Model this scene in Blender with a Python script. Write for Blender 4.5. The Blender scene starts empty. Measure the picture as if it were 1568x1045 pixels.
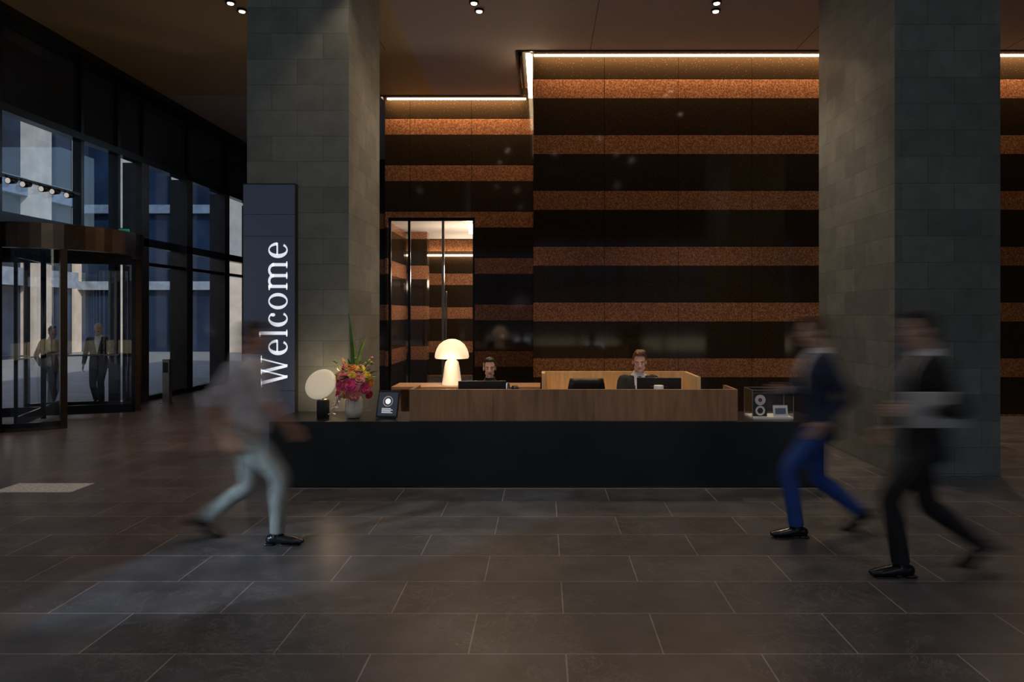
import bpy, bmesh, math, random
from mathutils import Vector, Matrix, noise
random.seed(7)
scene = bpy.context.scene
H=1.74; F=1100.0
def P(x,y,Y): return Vector(((x-832)*Y/F, Y, H-(y-482)*Y/F))

# ---------------------------------------------------------------- materials
def newmat(name):
    m=bpy.data.materials.new(name); m.use_nodes=True
    nt=m.node_tree; b=nt.nodes['Principled BSDF']
    return m,nt,b
def mat(name,col,rough=.5,metal=0,emit=None,es=0,var=0,scale=20,stretch=(1,1,1),coord='UV',bump=0,coat=0):
    m,nt,b=newmat(name)
    b.inputs['Base Color'].default_value=(*col,1); b.inputs['Roughness'].default_value=rough
    b.inputs['Metallic'].default_value=metal
    b.inputs['Coat Weight'].default_value=coat
    if emit: 
        b.inputs['Emission Color'].default_value=(*emit,1); b.inputs['Emission Strength'].default_value=es
    if var or bump:
        tc=nt.nodes.new('ShaderNodeTexCoord'); mp=nt.nodes.new('ShaderNodeMapping'); mp.inputs['Scale'].default_value=stretch
        n=nt.nodes.new('ShaderNodeTexNoise'); n.inputs['Scale'].default_value=scale; n.inputs['Detail'].default_value=6
        nt.links.new(tc.outputs[coord],mp.inputs['Vector']); nt.links.new(mp.outputs[0],n.inputs['Vector'])
        if var:
            r=nt.nodes.new('ShaderNodeValToRGB')
            r.color_ramp.elements[0].position=.3; r.color_ramp.elements[1].position=.7
            r.color_ramp.elements[0].color=(*[c*(1-var) for c in col],1); r.color_ramp.elements[1].color=(*[min(1,c*(1+var)) for c in col],1)
            nt.links.new(n.outputs['Fac'],r.inputs[0]); nt.links.new(r.outputs[0],b.inputs['Base Color'])
        if bump:
            bp=nt.nodes.new('ShaderNodeBump'); bp.inputs['Strength'].default_value=bump; bp.inputs['Distance'].default_value=.01
            nt.links.new(n.outputs['Fac'],bp.inputs['Height']); nt.links.new(bp.outputs[0],b.inputs['Normal'])
    return m
def mathn(nt,op,a,b=None,c=None):
    n=nt.nodes.new('ShaderNodeMath'); n.operation=op
    for i,v in enumerate((a,b,c)):
        if v is None: continue
        if isinstance(v,(int,float)): n.inputs[i].default_value=v
        else: nt.links.new(v,n.inputs[i])
    return n.outputs[0]
def mixc(nt,f,a,b,mode='MIX'):
    n=nt.nodes.new('ShaderNodeMix'); n.data_type='RGBA'; n.blend_type=mode
    for s,v in ((n.inputs[0],f),(n.inputs[6],a),(n.inputs[7],b)):
        if isinstance(v,(int,float)): s.default_value=v
        elif isinstance(v,tuple): s.default_value=(*v,1)
        else: nt.links.new(v,s)
    return n.outputs[2]
def brickmat(name,c1,c2,mortar,w,h,ms,rough,off=(0,0),offset=.5,noisevar=.35,nscale=3,bump=.3,extra=None,coord='UV'):
    m,nt,b=newmat(name)
    tc=nt.nodes.new('ShaderNodeTexCoord'); mp=nt.nodes.new('ShaderNodeMapping'); mp.vector_type='POINT'
    mp.inputs['Location'].default_value=(-off[0],-off[1],0)
    nt.links.new(tc.outputs[coord],mp.inputs['Vector'])
    br=nt.nodes.new('ShaderNodeTexBrick'); br.offset=offset
    br.inputs['Scale'].default_value=1; br.inputs['Brick Width'].default_value=w; br.inputs['Row Height'].default_value=h
    br.inputs['Mortar Size'].default_value=ms; br.inputs['Mortar Smooth'].default_value=.1; br.inputs['Bias'].default_value=0
    br.inputs['Color1'].default_value=(*c1,1); br.inputs['Color2'].default_value=(*c2,1); br.inputs['Mortar'].default_value=(*mortar,1)
    nt.links.new(mp.outputs[0],br.inputs['Vector'])
    n=nt.nodes.new('ShaderNodeTexNoise'); n.inputs['Scale'].default_value=nscale; n.inputs['Detail'].default_value=8; n.inputs['Roughness'].default_value=.65
    nt.links.new(tc.outputs[coord],n.inputs['Vector'])
    mr=nt.nodes.new('ShaderNodeMapRange'); mr.inputs[1].default_value=.3; mr.inputs[2].default_value=.7; mr.inputs[3].default_value=1-noisevar; mr.inputs[4].default_value=1+noisevar
    nt.links.new(n.outputs['Fac'],mr.inputs[0])
    cc=nt.nodes.new('ShaderNodeCombineColor')
    for i in range(3): nt.links.new(mr.outputs[0],cc.inputs[i])
    col=mixc(nt,1.0,br.outputs['Color'],cc.outputs[0],'MULTIPLY')
    if extra: col=extra(nt,tc,col,br)
    nt.links.new(col,b.inputs['Base Color']); b.inputs['Roughness'].default_value=rough
    hgt=mathn(nt,'MULTIPLY_ADD',br.outputs['Fac'],-1.0,mathn(nt,'MULTIPLY',n.outputs['Fac'],.25))
    bp=nt.nodes.new('ShaderNodeBump'); bp.inputs['Strength'].default_value=bump; bp.inputs['Distance'].default_value=.004
    nt.links.new(hgt,bp.inputs['Height']); nt.links.new(bp.outputs[0],b.inputs['Normal'])
    return m
def floor_extra(nt,tc,col,br):
    sp=nt.nodes.new('ShaderNodeSeparateXYZ'); nt.links.new(tc.outputs['Object'],sp.inputs[0])
    left=mathn(nt,'LESS_THAN',sp.outputs[0],-2.884)
    brown=mixc(nt,1.0,col,(1.12,.84,.72),'MULTIPLY')
    col=mixc(nt,left,col,brown)
    # pale scratches / mineral veins
    n=nt.nodes.new('ShaderNodeTexNoise'); n.inputs['Scale'].default_value=2.2; n.inputs['Detail'].default_value=10; n.inputs['Roughness'].default_value=.75; n.inputs['Distortion'].default_value=1.5
    nt.links.new(tc.outputs['Object'],n.inputs['Vector'])
    v=mathn(nt,'ABSOLUTE',mathn(nt,'SUBTRACT',n.outputs['Fac'],.5))
    v=mathn(nt,'LESS_THAN',v,.006)
    n2=nt.nodes.new('ShaderNodeTexNoise'); n2.inputs['Scale'].default_value=.9; nt.links.new(tc.outputs['Object'],n2.inputs['Vector'])
    v=mathn(nt,'MULTIPLY',v,mathn(nt,'GREATER_THAN',n2.outputs['Fac'],.50))
    return mixc(nt,mathn(nt,'MULTIPLY',v,.6),col,(.26,.24,.23))
M={}
M['floor']=brickmat('floor_basalt_tiles',(.070,.068,.076),(.104,.100,.108),(.31,.29,.28),1.0,.5,.0042,.34,off=(.116,3.68),extra=floor_extra,coord='Object',nscale=2.5,noisevar=.42,bump=.25)
M['column']=brickmat('column_stone',(.122,.136,.135),(.180,.195,.192),(.072,.080,.080),.574,.2855,.0027,.6,off=(.13,.02),nscale=4,noisevar=.2,bump=.35)
def stripe_mat(name):
    m,nt,b=newmat(name)
    tc=nt.nodes.new('ShaderNodeTexCoord'); sp=nt.nodes.new('ShaderNodeSeparateXYZ'); nt.links.new(tc.outputs['Object'],sp.inputs[0])
    z=mathn(nt,'ADD',sp.outputs[2],.954-.67)
    fm=mathn(nt,'FLOORED_MODULO',z,.954)
    st=mathn(nt,'LESS_THAN',fm,.325)
    n=nt.nodes.new('ShaderNodeTexNoise'); n.inputs['Scale'].default_value=38; n.inputs['Detail'].default_value=4; n.inputs['Roughness'].default_value=.8
    nt.links.new(tc.outputs['Object'],n.inputs['Vector'])
    rc=nt.nodes.new('ShaderNodeValToRGB'); e=rc.color_ramp.elements
    e[0].position=.36; e[0].color=(.13,.054,.028,1); e[1].position=.62; e[1].color=(.56,.28,.15,1)
    x=e.new(.5); x.color=(.30,.128,.062,1)
    nt.links.new(n.outputs['Fac'],rc.inputs[0])
    v=nt.nodes.new('ShaderNodeTexVoronoi'); v.inputs['Scale'].default_value=28; nt.links.new(tc.outputs['Object'],v.inputs['Vector'])
    rd=nt.nodes.new('ShaderNodeValToRGB'); e=rd.color_ramp.elements
    e[0].position=.06; e[0].color=(.28,.17,.05,1); e[1].position=.14; e[1].color=(.028,.018,.010,1)
    nt.links.new(v.outputs['Distance'],rd.inputs[0])
    col=mixc(nt,st,rd.outputs[0],rc.outputs[0])
    jx=mathn(nt,'FLOORED_MODULO',mathn(nt,'ADD',sp.outputs[0],.22),1.26)
    j=mathn(nt,'LESS_THAN',jx,.008)
    jz=mathn(nt,'LESS_THAN',mathn(nt,'ABSOLUTE',mathn(nt,'SUBTRACT',fm,.328)),.006)
    col=mixc(nt,mathn(nt,'MAXIMUM',j,jz),col,(.006,.004,.003))
    nt.links.new(col,b.inputs['Base Color'])
    b.inputs['Roughness'].default_value=.07
    b.inputs['Specular IOR Level'].default_value=.4
    return m
M['stripe']=stripe_mat('striped_granite')
M['ceil']=mat('ceiling_perforated_panel',(.60,.52,.50),.75,var=.06,scale=60,coord='Object')
M['ceilgold']=mat('ceiling_gold_mesh',(.58,.45,.23),.55,.1,var=.15,scale=120,coord='Object')
M['black']=mat('black_steel',(.008,.012,.014),.3,var=.35,scale=3,coord='Object')
M['blackpl']=mat('black_plastic',(.012,.012,.014),.4,var=.1,scale=30)
M['bronze']=mat('bronze_metal',(.085,.060,.046),.3,.9,var=.15,scale=6,coord='Object')
M['darkmetal']=mat('dark_anodised_metal',(.03,.032,.037),.25,.8,var=.2,scale=5,coord='Object')
M['fin']=mat('facade_fin_bronze',(.05,.042,.038),.35,.5,var=.2,scale=5,coord='Object')
M['spandrel']=mat('spandrel_gloss_panel',(.035,.042,.06),.07,.4,var=.3,scale=.8,coord='Object')
M['steel']=mat('brushed_steel',(.35,.33,.31),.3,.9,var=.1,scale=10)
M['wood']=mat('walnut_veneer',(.285,.165,.098),.42,var=.28,scale=5,stretch=(4,1,.5),coord='Object')
M['woodgrain_h']=mat('walnut_counter_top',(.40,.22,.11),.4,var=.3,scale=5,stretch=(1,9,9),coord='Object')
M['oak']=mat('light_oak_veneer',(.74,.52,.29),.45,var=.15,scale=4,stretch=(7,7,.6),coord='Object')
M['led']=mat('led_warm_strip',(1,1,1),.5,emit=(1,.72,.42),es=14)
M['ledw']=mat('led_lamp_lens',(1,1,1),.5,emit=(1,.82,.6),es=7)
M['ledspot']=mat('led_small_lens',(1,1,1),.5,emit=(1,.9,.8),es=.4)
M['lampdome']=mat('opal_glass_lit',(1,.9,.75),.4,emit=(1,.72,.45),es=.75)
M['lampbody']=mat('opal_glass_body',(.85,.78,.66),.35,emit=(1,.78,.55),es=.35)
M['lampdisc']=mat('lamp_disc_fabric',(.7,.66,.56),.5,emit=(1,.82,.6),es=.25)
M['white']=mat('white_ceramic',(.72,.69,.62),.4,var=.05,scale=20)
M['paper']=mat('white_card',(.75,.76,.78),.6,var=.04,scale=20)
M['palepatch']=mat('pale_speckle',(.70,.68,.65),.55,var=.35,scale=40,coord='Object')
M['folder']=mat('grey_folder',(.48,.47,.45),.6,var=.04,scale=20)
M['green']=mat('leaf_green',(.06,.16,.03),.45,var=.5,scale=8,coord='Object')
M['lgreen']=mat('leaf_lime',(.30,.42,.08),.5,var=.4,scale=8,coord='Object')
M['pink']=mat('petal_hot_pink',(.88,.08,.26),.5,var=.3,scale=25,coord='Object')
M['salmon']=mat('petal_salmon',(.92,.28,.26),.5,var=.25,scale=25,coord='Object')
M['yellow']=mat('petal_yellow',(.88,.60,.08),.5,var=.25,scale=25,coord='Object')
M['orange']=mat('petal_orange',(.92,.30,.05),.5,var=.25,scale=25,coord='Object')
M['orchid']=mat('petal_orchid',(.82,.68,.76),.5,var=.2,scale=25,coord='Object')
M['red']=mat('petal_red',(.55,.03,.04),.5,var=.3,scale=25,coord='Object')
M['screen']=mat('sign_screen',(.05,.056,.08),.25,emit=(.10,.13,.22),es=.11,var=.1,scale=2)
M['screenglow']=mat('monitor_display',(.05,.06,.08),.3,emit=(.75,.8,.9),es=2.2)
M['signtext']=mat('sign_letters',(.8,.82,.85),.5,emit=(.85,.9,1),es=.75)
M['exit']=mat('exit_sign_green',(.02,.25,.12),.5,emit=(.05,.8,.4),es=.12)
M['asphalt']=mat('street_paving',(.20,.21,.22),.6,var=.2,scale=2,coord='Object')
M['concrete']=mat('building_stone',(.56,.48,.40),.7,var=.15,scale=2,coord='Object')
M['bluestone']=mat('building_blue_panel',(.20,.24,.30),.6,var=.25,scale=3,coord='Object')
M['bglass']=mat('building_window_glass',(.02,.035,.07),.08,.2,var=.5,scale=.5,coord='Object')
M['walld']=mat('dark_plaster',(.10,.09,.085),.6,var=.1,scale=3,coord='Object')
M['warmpanel']=mat('corridor_soffit',(.75,.68,.6),.6,var=.04,scale=3)
def glassmat(name,tint,refl=.03,rough=.01):
    m=bpy.data.materials.new(name); m.use_nodes=True; nt=m.node_tree; nt.nodes.clear()
    o=nt.nodes.new('ShaderNodeOutputMaterial'); t=nt.nodes.new('ShaderNodeBsdfTransparent'); g=nt.nodes.new('ShaderNodeBsdfGlossy')
    t.inputs[0].default_value=(*tint,1); g.inputs['Roughness'].default_value=rough; g.inputs[0].default_value=(.9,.95,1,1)
    lw=nt.nodes.new('ShaderNodeLayerWeight'); lw.inputs[0].default_value=.5
    f=mathn(nt,'MULTIPLY',mathn(nt,'POWER',lw.outputs['Facing'],4.0),.7)
    n=nt.nodes.new('ShaderNodeTexNoise'); n.inputs['Scale'].default_value=1.5
    mx=nt.nodes.new('ShaderNodeMixShader')
    nt.links.new(mathn(nt,'ADD',mathn(nt,'ADD',f,.03),mathn(nt,'MULTIPLY',n.outputs['Fac'],refl)),mx.inputs[0])
    nt.links.new(t.outputs[0],mx.inputs[1]); nt.links.new(g.outputs[0],mx.inputs[2]); nt.links.new(mx.outputs[0],o.inputs[0])
    return m
M['glass']=glassmat('facade_glass',(.80,.86,.92))
M['glassblue']=glassmat('facade_tinted_glass',(.42,.55,.72))
M['clear']=glassmat('clear_acrylic',(.96,.97,.98),.02)
# people
M['skin']=mat('skin_light',(.66,.40,.29),.5,var=.06,scale=8)
M['skin2']=mat('skin_tan',(.52,.26,.16),.5,var=.06,scale=8)
M['lip']=mat('lips',(.45,.13,.11),.4,var=.05)
M['eye']=mat('eye_white',(.75,.72,.70),.2,var=.02)
M['iris']=mat('eye_iris',(.03,.02,.015),.15,var=.02)
M['hair_brown']=mat('hair_brown',(.11,.042,.018),.5,var=.5,scale=60,coord='Object',bump=.3)
M['hair_dark']=mat('hair_dark',(.022,.014,.010),.5,var=.5,scale=60,coord='Object',bump=.3)
M['hair_grey']=mat('hair_grey',(.40,.38,.36),.6,var=.3,scale=60,coord='Object')
def cloth(n,c,r=.85): return mat(n,c,r,var=.18,scale=9,coord='Object',bump=.5)
M['suit_black']=cloth('suit_black',(.012,.012,.014)); M['suit_navy']=cloth('suit_navy',(.030,.042,.085))
M['trouser_blue']=cloth('trousers_blue',(.03,.09,.36)); M['shirt_white']=cloth('shirt_white',(.68,.68,.72))
M['shirt_lav']=cloth('shirt_pale_lavender',(.70,.67,.72)); M['trouser_grey']=cloth('trousers_grey_green',(.30,.31,.29))
M['shoe']=mat('leather_shoe_black',(.008,.008,.010),.25,var=.1); M['tie']=cloth('tie_burgundy',(.07,.02,.03),.5)
M['jeans']=cloth('jeans_dark',(.03,.035,.05)); M['tan']=cloth('jacket_tan',(.20,.12,.07))

# ---------------------------------------------------------------- builder
class B:
    def __init__(s): s.bm=bmesh.new(); s.mats=[]
    def mi(s,k):
        m=M[k]
        if m not in s.mats: s.mats.append(m)
        return s.mats.index(m)
    def _tag(s,faces,k,smooth=False):
        i=s.mi(k)
        for f in faces: f.material_index=i; f.smooth=smooth
    def box(s,a,b,k,mtx=None,bev=0):
        a=Vector(a); b=Vector(b); vs=[]
        for z in (a.z,b.z):
            for x,y in ((a.x,a.y),(b.x,a.y),(b.x,b.y),(a.x,b.y)): vs.append(s.bm.verts.new((x,y,z)))
        idx=[(3,2,1,0),(4,5,6,7),(0,1,5,4),(1,2,6,5),(2,3,7,6),(3,0,4,7)]
        fs=[s.bm.faces.new([vs[i] for i in q]) for q in idx]
        s._tag(fs,k)
        if bev:
            es=list({e for f in fs for e in f.edges})
            r=bmesh.ops.bevel(s.bm,geom=es,offset=bev,segments=2,affect='EDGES',profile=.5)
            fs2=r['faces']; s._tag(fs2,k)
            vs=list({v for f in fs2 for v in f.verts}|{v for v in vs if v.is_valid})
        if mtx is not None:
            for v in vs: v.co=mtx@v.co
        return vs
    def poly(s,pts,k,smooth=False):
        f=s.bm.faces.new([s.bm.verts.new(p) for p in pts]); s._tag([f],k,smooth); return f
    def rings(s,rings,k,closed=True,cap=True,smooth=True):
        R=[[s.bm.verts.new(p) for p in r] for r in rings]; fs=[]
        n=len(R[0])
        for a,b in zip(R[:-1],R[1:]):
            for i in range(n if closed else n-1):
                j=(i+1)%n
                fs.append(s.bm.faces.new((a[i],a[j],b[j],b[i])))
        s._tag(fs,k,smooth)
        if cap:
            c=[s.bm.faces.new(R[0][::-1]),s.bm.faces.new(R[-1])]; s._tag(c,k)
        return R
    def lathe(s,c,prof,k,seg=32,mtx=None,smooth=True,flute=0,nf=0):
        rs=[]
        for r,z in prof:
            ring=[]
            for i in range(seg):
                t=2*math.pi*i/seg; rr=r*(1+(flute*math.cos(nf*t) if nf else 0))
                p=Vector((rr*math.cos(t),rr*math.sin(t),z))
                if mtx is not None: p=mtx@p
                ring.append(p+Vector(c))
            rs.append(ring)
        return s.rings(rs,k,smooth=smooth)
    def ell(s,c,r,k,mtx=None,seg=20,rg=12):
        c=Vector(c); rs=[]
        for j in range(rg+1):
            ph=-math.pi/2+math.pi*j/rg; ph=max(-1.52,min(1.52,ph)); ring=[]
            for i in range(seg):
                t=2*math.pi*i/seg
                p=Vector((r[0]*math.cos(ph)*math.cos(t),r[1]*math.cos(ph)*math.sin(t),r[2]*math.sin(ph)))
                if mtx is not None: p=mtx@p
                ring.append(p+c)
            rs.append(ring)
        s.rings(rs,k)
    def tube(s,pts,rad,k='white',fw=Vector((1,0,0)),seg=16,sub=6,round_ends=True,smoothpath=True):
        pts=[Vector(p) for p in pts]; rad=[(r,r) if isinstance(r,(int,float)) else r for r in rad]
        if smoothpath and len(pts)>2:
            np_,nr=[],[]
            for i in range(len(pts)-1):
                p0=pts[max(i-1,0)];p1=pts[i];p2=pts[i+1];p3=pts[min(i+2,len(pts)-1)]
                for j in range(sub):
                    t=j/sub
                    q=.5*((2*p1)+(p2-p0)*t+(2*p0-5*p1+4*p2-p3)*t*t+(3*p1-p0-3*p2+p3)*t**3)
                    np_.append(p1.lerp(p2,t).lerp(q,.8)); nr.append(tuple(rad[i][c]*(1-t)+rad[i+1][c]*t for c in (0,1)))
            np_.append(pts[-1]); nr.append(rad[-1]); pts,rad=np_,nr
        rs=[]; n=len(pts)
        def frame(t):
            side=t.cross(fw)
            if side.length<.15: side=t.cross(Vector((0,.3,1)))
            side.normalize(); return side, side.cross(t).normalized()
        for i in range(n):
            t=(pts[min(i+1,n-1)]-pts[max(i-1,0)]).normalized(); sd,up=frame(t)
            def ring(c,fa):
                return [c+sd*rad[i][0]*fa*math.cos(2*math.pi*q/seg)+up*rad[i][1]*fa*math.sin(2*math.pi*q/seg) for q in range(seg)]
            rm=min(rad[i])
            if i==0 and round_ends:
                for a in (80,55,30): rs.append(ring(pts[0]-t*rm*math.sin(math.radians(a)),math.cos(math.radians(a))))
            rs.append(ring(pts[i],1))
            if i==n-1 and round_ends:
                for a in (30,55,80): rs.append(ring(pts[i]+t*rm*math.sin(math.radians(a)),math.cos(math.radians(a))))
        s.rings(rs,k)
    def mesh(s,name):
        bmesh.ops.recalc_face_normals(s.bm,faces=s.bm.faces)
        uv=s.bm.loops.layers.uv.verify()
        for f in s.bm.faces:
            n=f.normal; ax=max(range(3),key=lambda i:abs(n[i]))
            for l in f.loops:
                c=l.vert.co
                l[uv].uv=((c.y,c.z) if ax==0 else (c.x,c.z) if ax==1 else (c.x,c.y))
        me=bpy.data.meshes.new(name); s.bm.to_mesh(me); s.bm.free()
        for m in s.mats: me.materials.append(m)
        return me
    def obj(s,name,parent=None,loc=None,rot=0):
        me=s.mesh(name); o=bpy.data.objects.new(name,me); scene.collection.objects.link(o)
        if parent: o.parent=parent
        if loc is not None: o.location=loc
        o.rotation_euler[2]=rot
        return o
def simple(name,a,b,k,bev=0):
    q=B(); q.box(a,b,k,bev=bev); return q.obj(name)

# ---------------------------------------------------------------- shell
X0,X1,YB,ZC=-8.0,11.0,-7.0,6.17
D1,D2=12.27,14.75; XS=-.17
simple('floor',(X0-.15,YB,-.2),(X1,20.5,0),'floor')
simple('pale_floor_patch',(-5.39,7.02,0),(-4.62,7.39,.004),'palepatch')  # thin pale speckled rectangle on the floor
q=B(); q.box((X0,YB,ZC),(-2.2,D2-.22,ZC+.08),'ceilgold'); q.obj('ceiling_left')
q=B()
q.box((-2.2,YB,ZC),(-.43,D2-.22,ZC+.08),'ceil'); q.box((-.43,YB,ZC),(X1,D1-.22,ZC+.08),'ceil')
q.box((X0,D2-.22,ZC),(-3.3,20.5,ZC+.08),'ceil')
q.box((X0,YB,ZC+.35),(X1,20.5,ZC+.45),'walld')
for a,b in (((-.46,D1-.24,ZC-.02),(-.43,D2-.22,ZC+.1)),((-.46,D1-.25,ZC-.02),(X1,D1-.22,ZC+.1)),((-3.3,D2-.25,ZC-.02),(-.43,D2-.22,ZC+.1))):
    q.box(a,b,'darkmetal')
q.box((-.40,D1+.0,ZC+.0),(-.36,D2-.2,ZC+.3),'darkmetal')
for y in (1.6,6.2): q.box((-.43,y,ZC-.003),(X1,y+.012,ZC),'walld')
for x in (-.93-1.72,2.5-1.72,4.22,7.7): q.box((x,YB,ZC-.003),(x+.01,D1-.25,ZC),'walld')
q.obj('ceiling')
simple('wall_feature',(XS,D1,0),(X1,D2+1.5,ZC+.35),'stripe')
q=B()
zo=3.74
q.box((-3.25,D2,0),(-3.20,D2+.25,zo),'stripe'); q.box((-1.41,D2,0),(XS,D2+.25,zo),'stripe'); q.box((-3.25,D2,zo),(XS,D2+.25,ZC+.35),'stripe')
q.obj('wall_recess')
q=B()  # lift lobby corridor
q.box((-3.5,D2+.25,0),(-3.25,20.3,zo+.3),'stripe'); q.box((-1.0,D2+.25,0),(-.8,20.3,zo+.3),'stripe')
q.box((-3.2,17.0,0),(-2.75,17.3,zo),'stripe')
q.box((-3.25,20.3,0),(-.8,20.5,zo+.3),'stripe'); q.obj('wall_corridor')
q=B(); q.box((-3.25,D2+.25,zo-.04),(-1.0,18.6,zo+.1),'warmpanel'); q.box((-3.25,18.6,zo+.25),(-1.0,20.3,zo+.3),'walld'); q.box((-3.25,20.2,zo-.35),(-1.0,20.28,zo-.31),'led'); q.obj('ceiling_corridor')
simple('wall_right',(X1,YB,0),(X1+.2,D1,ZC+.4),'walld')
simple('wall_back',(X0,20.5,0),(-3.25,20.7,ZC+.4),'spandrel')
# cove LED
q=B(); q.box((XS+.01,D1-.035,ZC-.02),(X1,D1-.01,ZC+.01),'led'); q.box((-3.2,D2-.035,ZC-.02),(-.36,D2-.01,ZC+.01),'led')
q.box((-.30,D1-.02,ZC+.0),(-.22,D2-.05,ZC+.03),'led'); q.box((XS-.05,D1-.0,ZC-.65),(XS-.02,D1+.03,ZC+.02),'led'); q.obj('cove_led_strip')
# glazed door in recess
q=B()
for x in (-3.20,-2.80,-2.1,-1.46): q.box((x,D2+.1,0),(x+.05,D2+.16,zo),'steel' if x==-2.1 else 'darkmetal')
q.box((-3.20,D2+.1,zo-.06),(-1.41,D2+.16,zo),'darkmetal'); q.box((-3.20,D2+.1,0),(-1.41,D2+.16,.1),'darkmetal')
q.poly([(-3.16,D2+.13,.1),(-2.08,D2+.13,.1),(-2.08,D2+.13,zo-.06),(-3.16,D2+.13,zo-.06)],'clear')
q.tube([(-2.0,D2+.05,.9),(-2.0,D2+.05,2.2)],[.02,.02],'steel'); 
for z in (1.0,2.1): q.tube([(-2.0,D2+.05,z),(-2.07,D2+.13,z)],[.012,.012],'steel',fw=Vector((0,0,1)))
q.obj('door_1')
q=B(); p=P(721,347,15.6); q.box(p-Vector((.04,.03,.16)),p+Vector((.04,.03,.16)),'led'); q.box(p+Vector((-.05,-.0,.16)),p+Vector((.05,.04,.2)),'steel'); q.obj('wall_sconce')
# columns
q=B(); q.box((-3.30,8.0,0),(-2.167,9.5,ZC),'column'); q.obj('stone_column')
q=B(); q.box((3.79,7.75,0),(4.93,9.88,ZC),'column'); q.obj('stone_column')

# left glazed facade
mull=[10.5-1.9*i for i in range(1,10)]+[10.5,13.45,14.3,16.1,18.0,19.9]
q=B()
for y in mull:
    q.box((X0-.12,y-.04,0),(X0+.06,y+.04,ZC),'darkmetal')
for y in (14.3,16.1,18.0,19.9): q.box((X0-.30,y-.13,0),(X0+.08,y+.13,4.74),'fin')
q.box((X0-.10,12.36,3.1),(X0+.05,12.44,ZC),'darkmetal')
for z,hh in ((3.1,.16),(4.74,.12)):
    q.box((X0-.1,YB,z),(X0+.08,20.5,z+hh),'darkmetal')
for y0,y1 in ((YB,10.5),(13.45,20.5)):
    q.box((X0-.1,y0,2.72),(X0+.04,y1,2.79),'darkmetal'); q.box((X0-.1,y0,0),(X0+.04,y1,.1),'darkmetal')
q.box((X0-.1,YB,4.86),(X0-.02,20.5,ZC+.4),'spandrel')
q.box((X0,YB,ZC-.12),(X0+.35,20.5,ZC+.02),'darkmetal')
for y in mull: q.box((X0-.02,y-.015,4.86),(X0+.005,y+.015,ZC),'darkmetal')
q.obj('window_frame_left')
q=B()
for ya,yb,za,zb,k in ((YB,10.5,.1,3.15,'glass'),(13.45,20.5,.1,3.15,'glass'),(YB,20.5,3.2,4.74,'glassblue')):
    x=X0-.035; q.poly([(x,ya,za),(x,yb,za),(x,yb,zb),(x,ya,zb)],k)
q.obj('window_1')
q=B()
for i in range(0,11): q.box((X0+1.9*i-.06,YB-.1,0),(X0+1.9*i+.06,YB+.1,ZC+.4),'darkmetal')
for z in (0,3.1,5.0): q.box((X0,YB-.08,z),(X1,YB+.08,z+.14),'darkmetal')
q.box((X0,YB-.05,5.1),(X1,YB+.05,ZC+.4),'spandrel')
q.poly([(X0,YB,.1),(X1,YB,.1),(X1,YB,5.1),(X0,YB,5.1)],'glass')
q.obj('window_2')

# revolving door
C=Vector((-8.35,12.0,0)); R=1.41
def arc(q,r0,r1,z0,z1,a0,a1,k,n=28):
    rs=[]
    for i in range(n+1):
        a=math.radians(a0+(a1-a0)*i/n); c,s_=math.cos(a),math.sin(a)
        rs.append([C+Vector((r0*c,r0*s_,z0)),C+Vector((r1*c,r1*s_,z0)),C+Vector((r1*c,r1*s_,z1)),C+Vector((r0*c,r0*s_,z1))])
    q.rings(rs,k,smooth=False)
def arcpane(q,r,z0,z1,a0,a1,k,n=28):
    rs=[[C+Vector((r*math.cos(a),r*math.sin(a),z)) for z in (z0,z1)] for a in [math.radians(a0+(a1-a0)*i/n) for i in range(n+1)]]
    q.rings(rs,k,closed=False,cap=False)
q=B()
arc(q,R-.10,R+.06,2.74,3.12,-180,180,'bronze',64)
arc(q,0.02,R-.08,3.04,3.12,-180,180,'darkmetal',48)
arc(q,R-.05,R+.07,0,.05,-135,-45,'bronze'); arc(q,R-.05,R+.07,0,.05,45,135,'bronze')
arc(q,R-.03,R+.04,0.05,.12,-135,-45,'darkmetal'); arc(q,R-.03,R+.04,0.05,.12,45,135,'darkmetal')
arcpane(q,R,.12,2.74,-135,-45,'clear'); arcpane(q,R,.12,2.74,45,135,'clear')
for a in (-135,-45,45,135):
    p=C+Vector((R*math.cos(math.radians(a)),R*math.sin(math.radians(a)),0))
    q.box((-.045,-.045,0),(.045,.045,2.74),'bronze',mtx=Matrix.Translation(p)@Matrix.Rotation(math.radians(a),4,'Z'))
q.lathe(C,[(.04,0.0),(.04,2.8)],'darkmetal',16)
for a in (20,110,200,290):
    m=Matrix.Translation(C)@Matrix.Rotation(math.radians(a),4,'Z')
    L=R-.06
    q.box((.04,-.02,.05),(L,.02,.2),'darkmetal',mtx=m); q.box((.04,-.02,2.6),(L,.02,2.7),'darkmetal',mtx=m)
    q.box((L-.05,-.02,.05),(L,.02,2.7),'darkmetal',mtx=m); q.poly([m@Vector(p) for p in ((.06,0,.2),(L-.05,0,.2),(L-.05,0,2.6),(.06,0,2.6))],'clear')
    q.tube([m@Vector((.25,-.06,1.05)),m@Vector((1.1,-.06,1.05))],[.014,.014],'steel',fw=Vector((0,0,1)))
q.obj('revolving_door')
q=B(); p=P(190,357,12.6); q.box(p-Vector((.09,.02,.07)),p+Vector((.09,.02,.07)),'exit'); q.box(p+Vector((-.11,.02,-.09)),p+Vector((.11,.05,.09)),'blackpl'); 
q.box(p+Vector((-.01,.02,-.25)),p+Vector((.01,.04,-.08)),'blackpl'); q.obj('exit_sign')
q=B(); q.box((X0+.02,9.2,3.78),(X0+.07,12.3,3.82),'blackpl')
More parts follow.
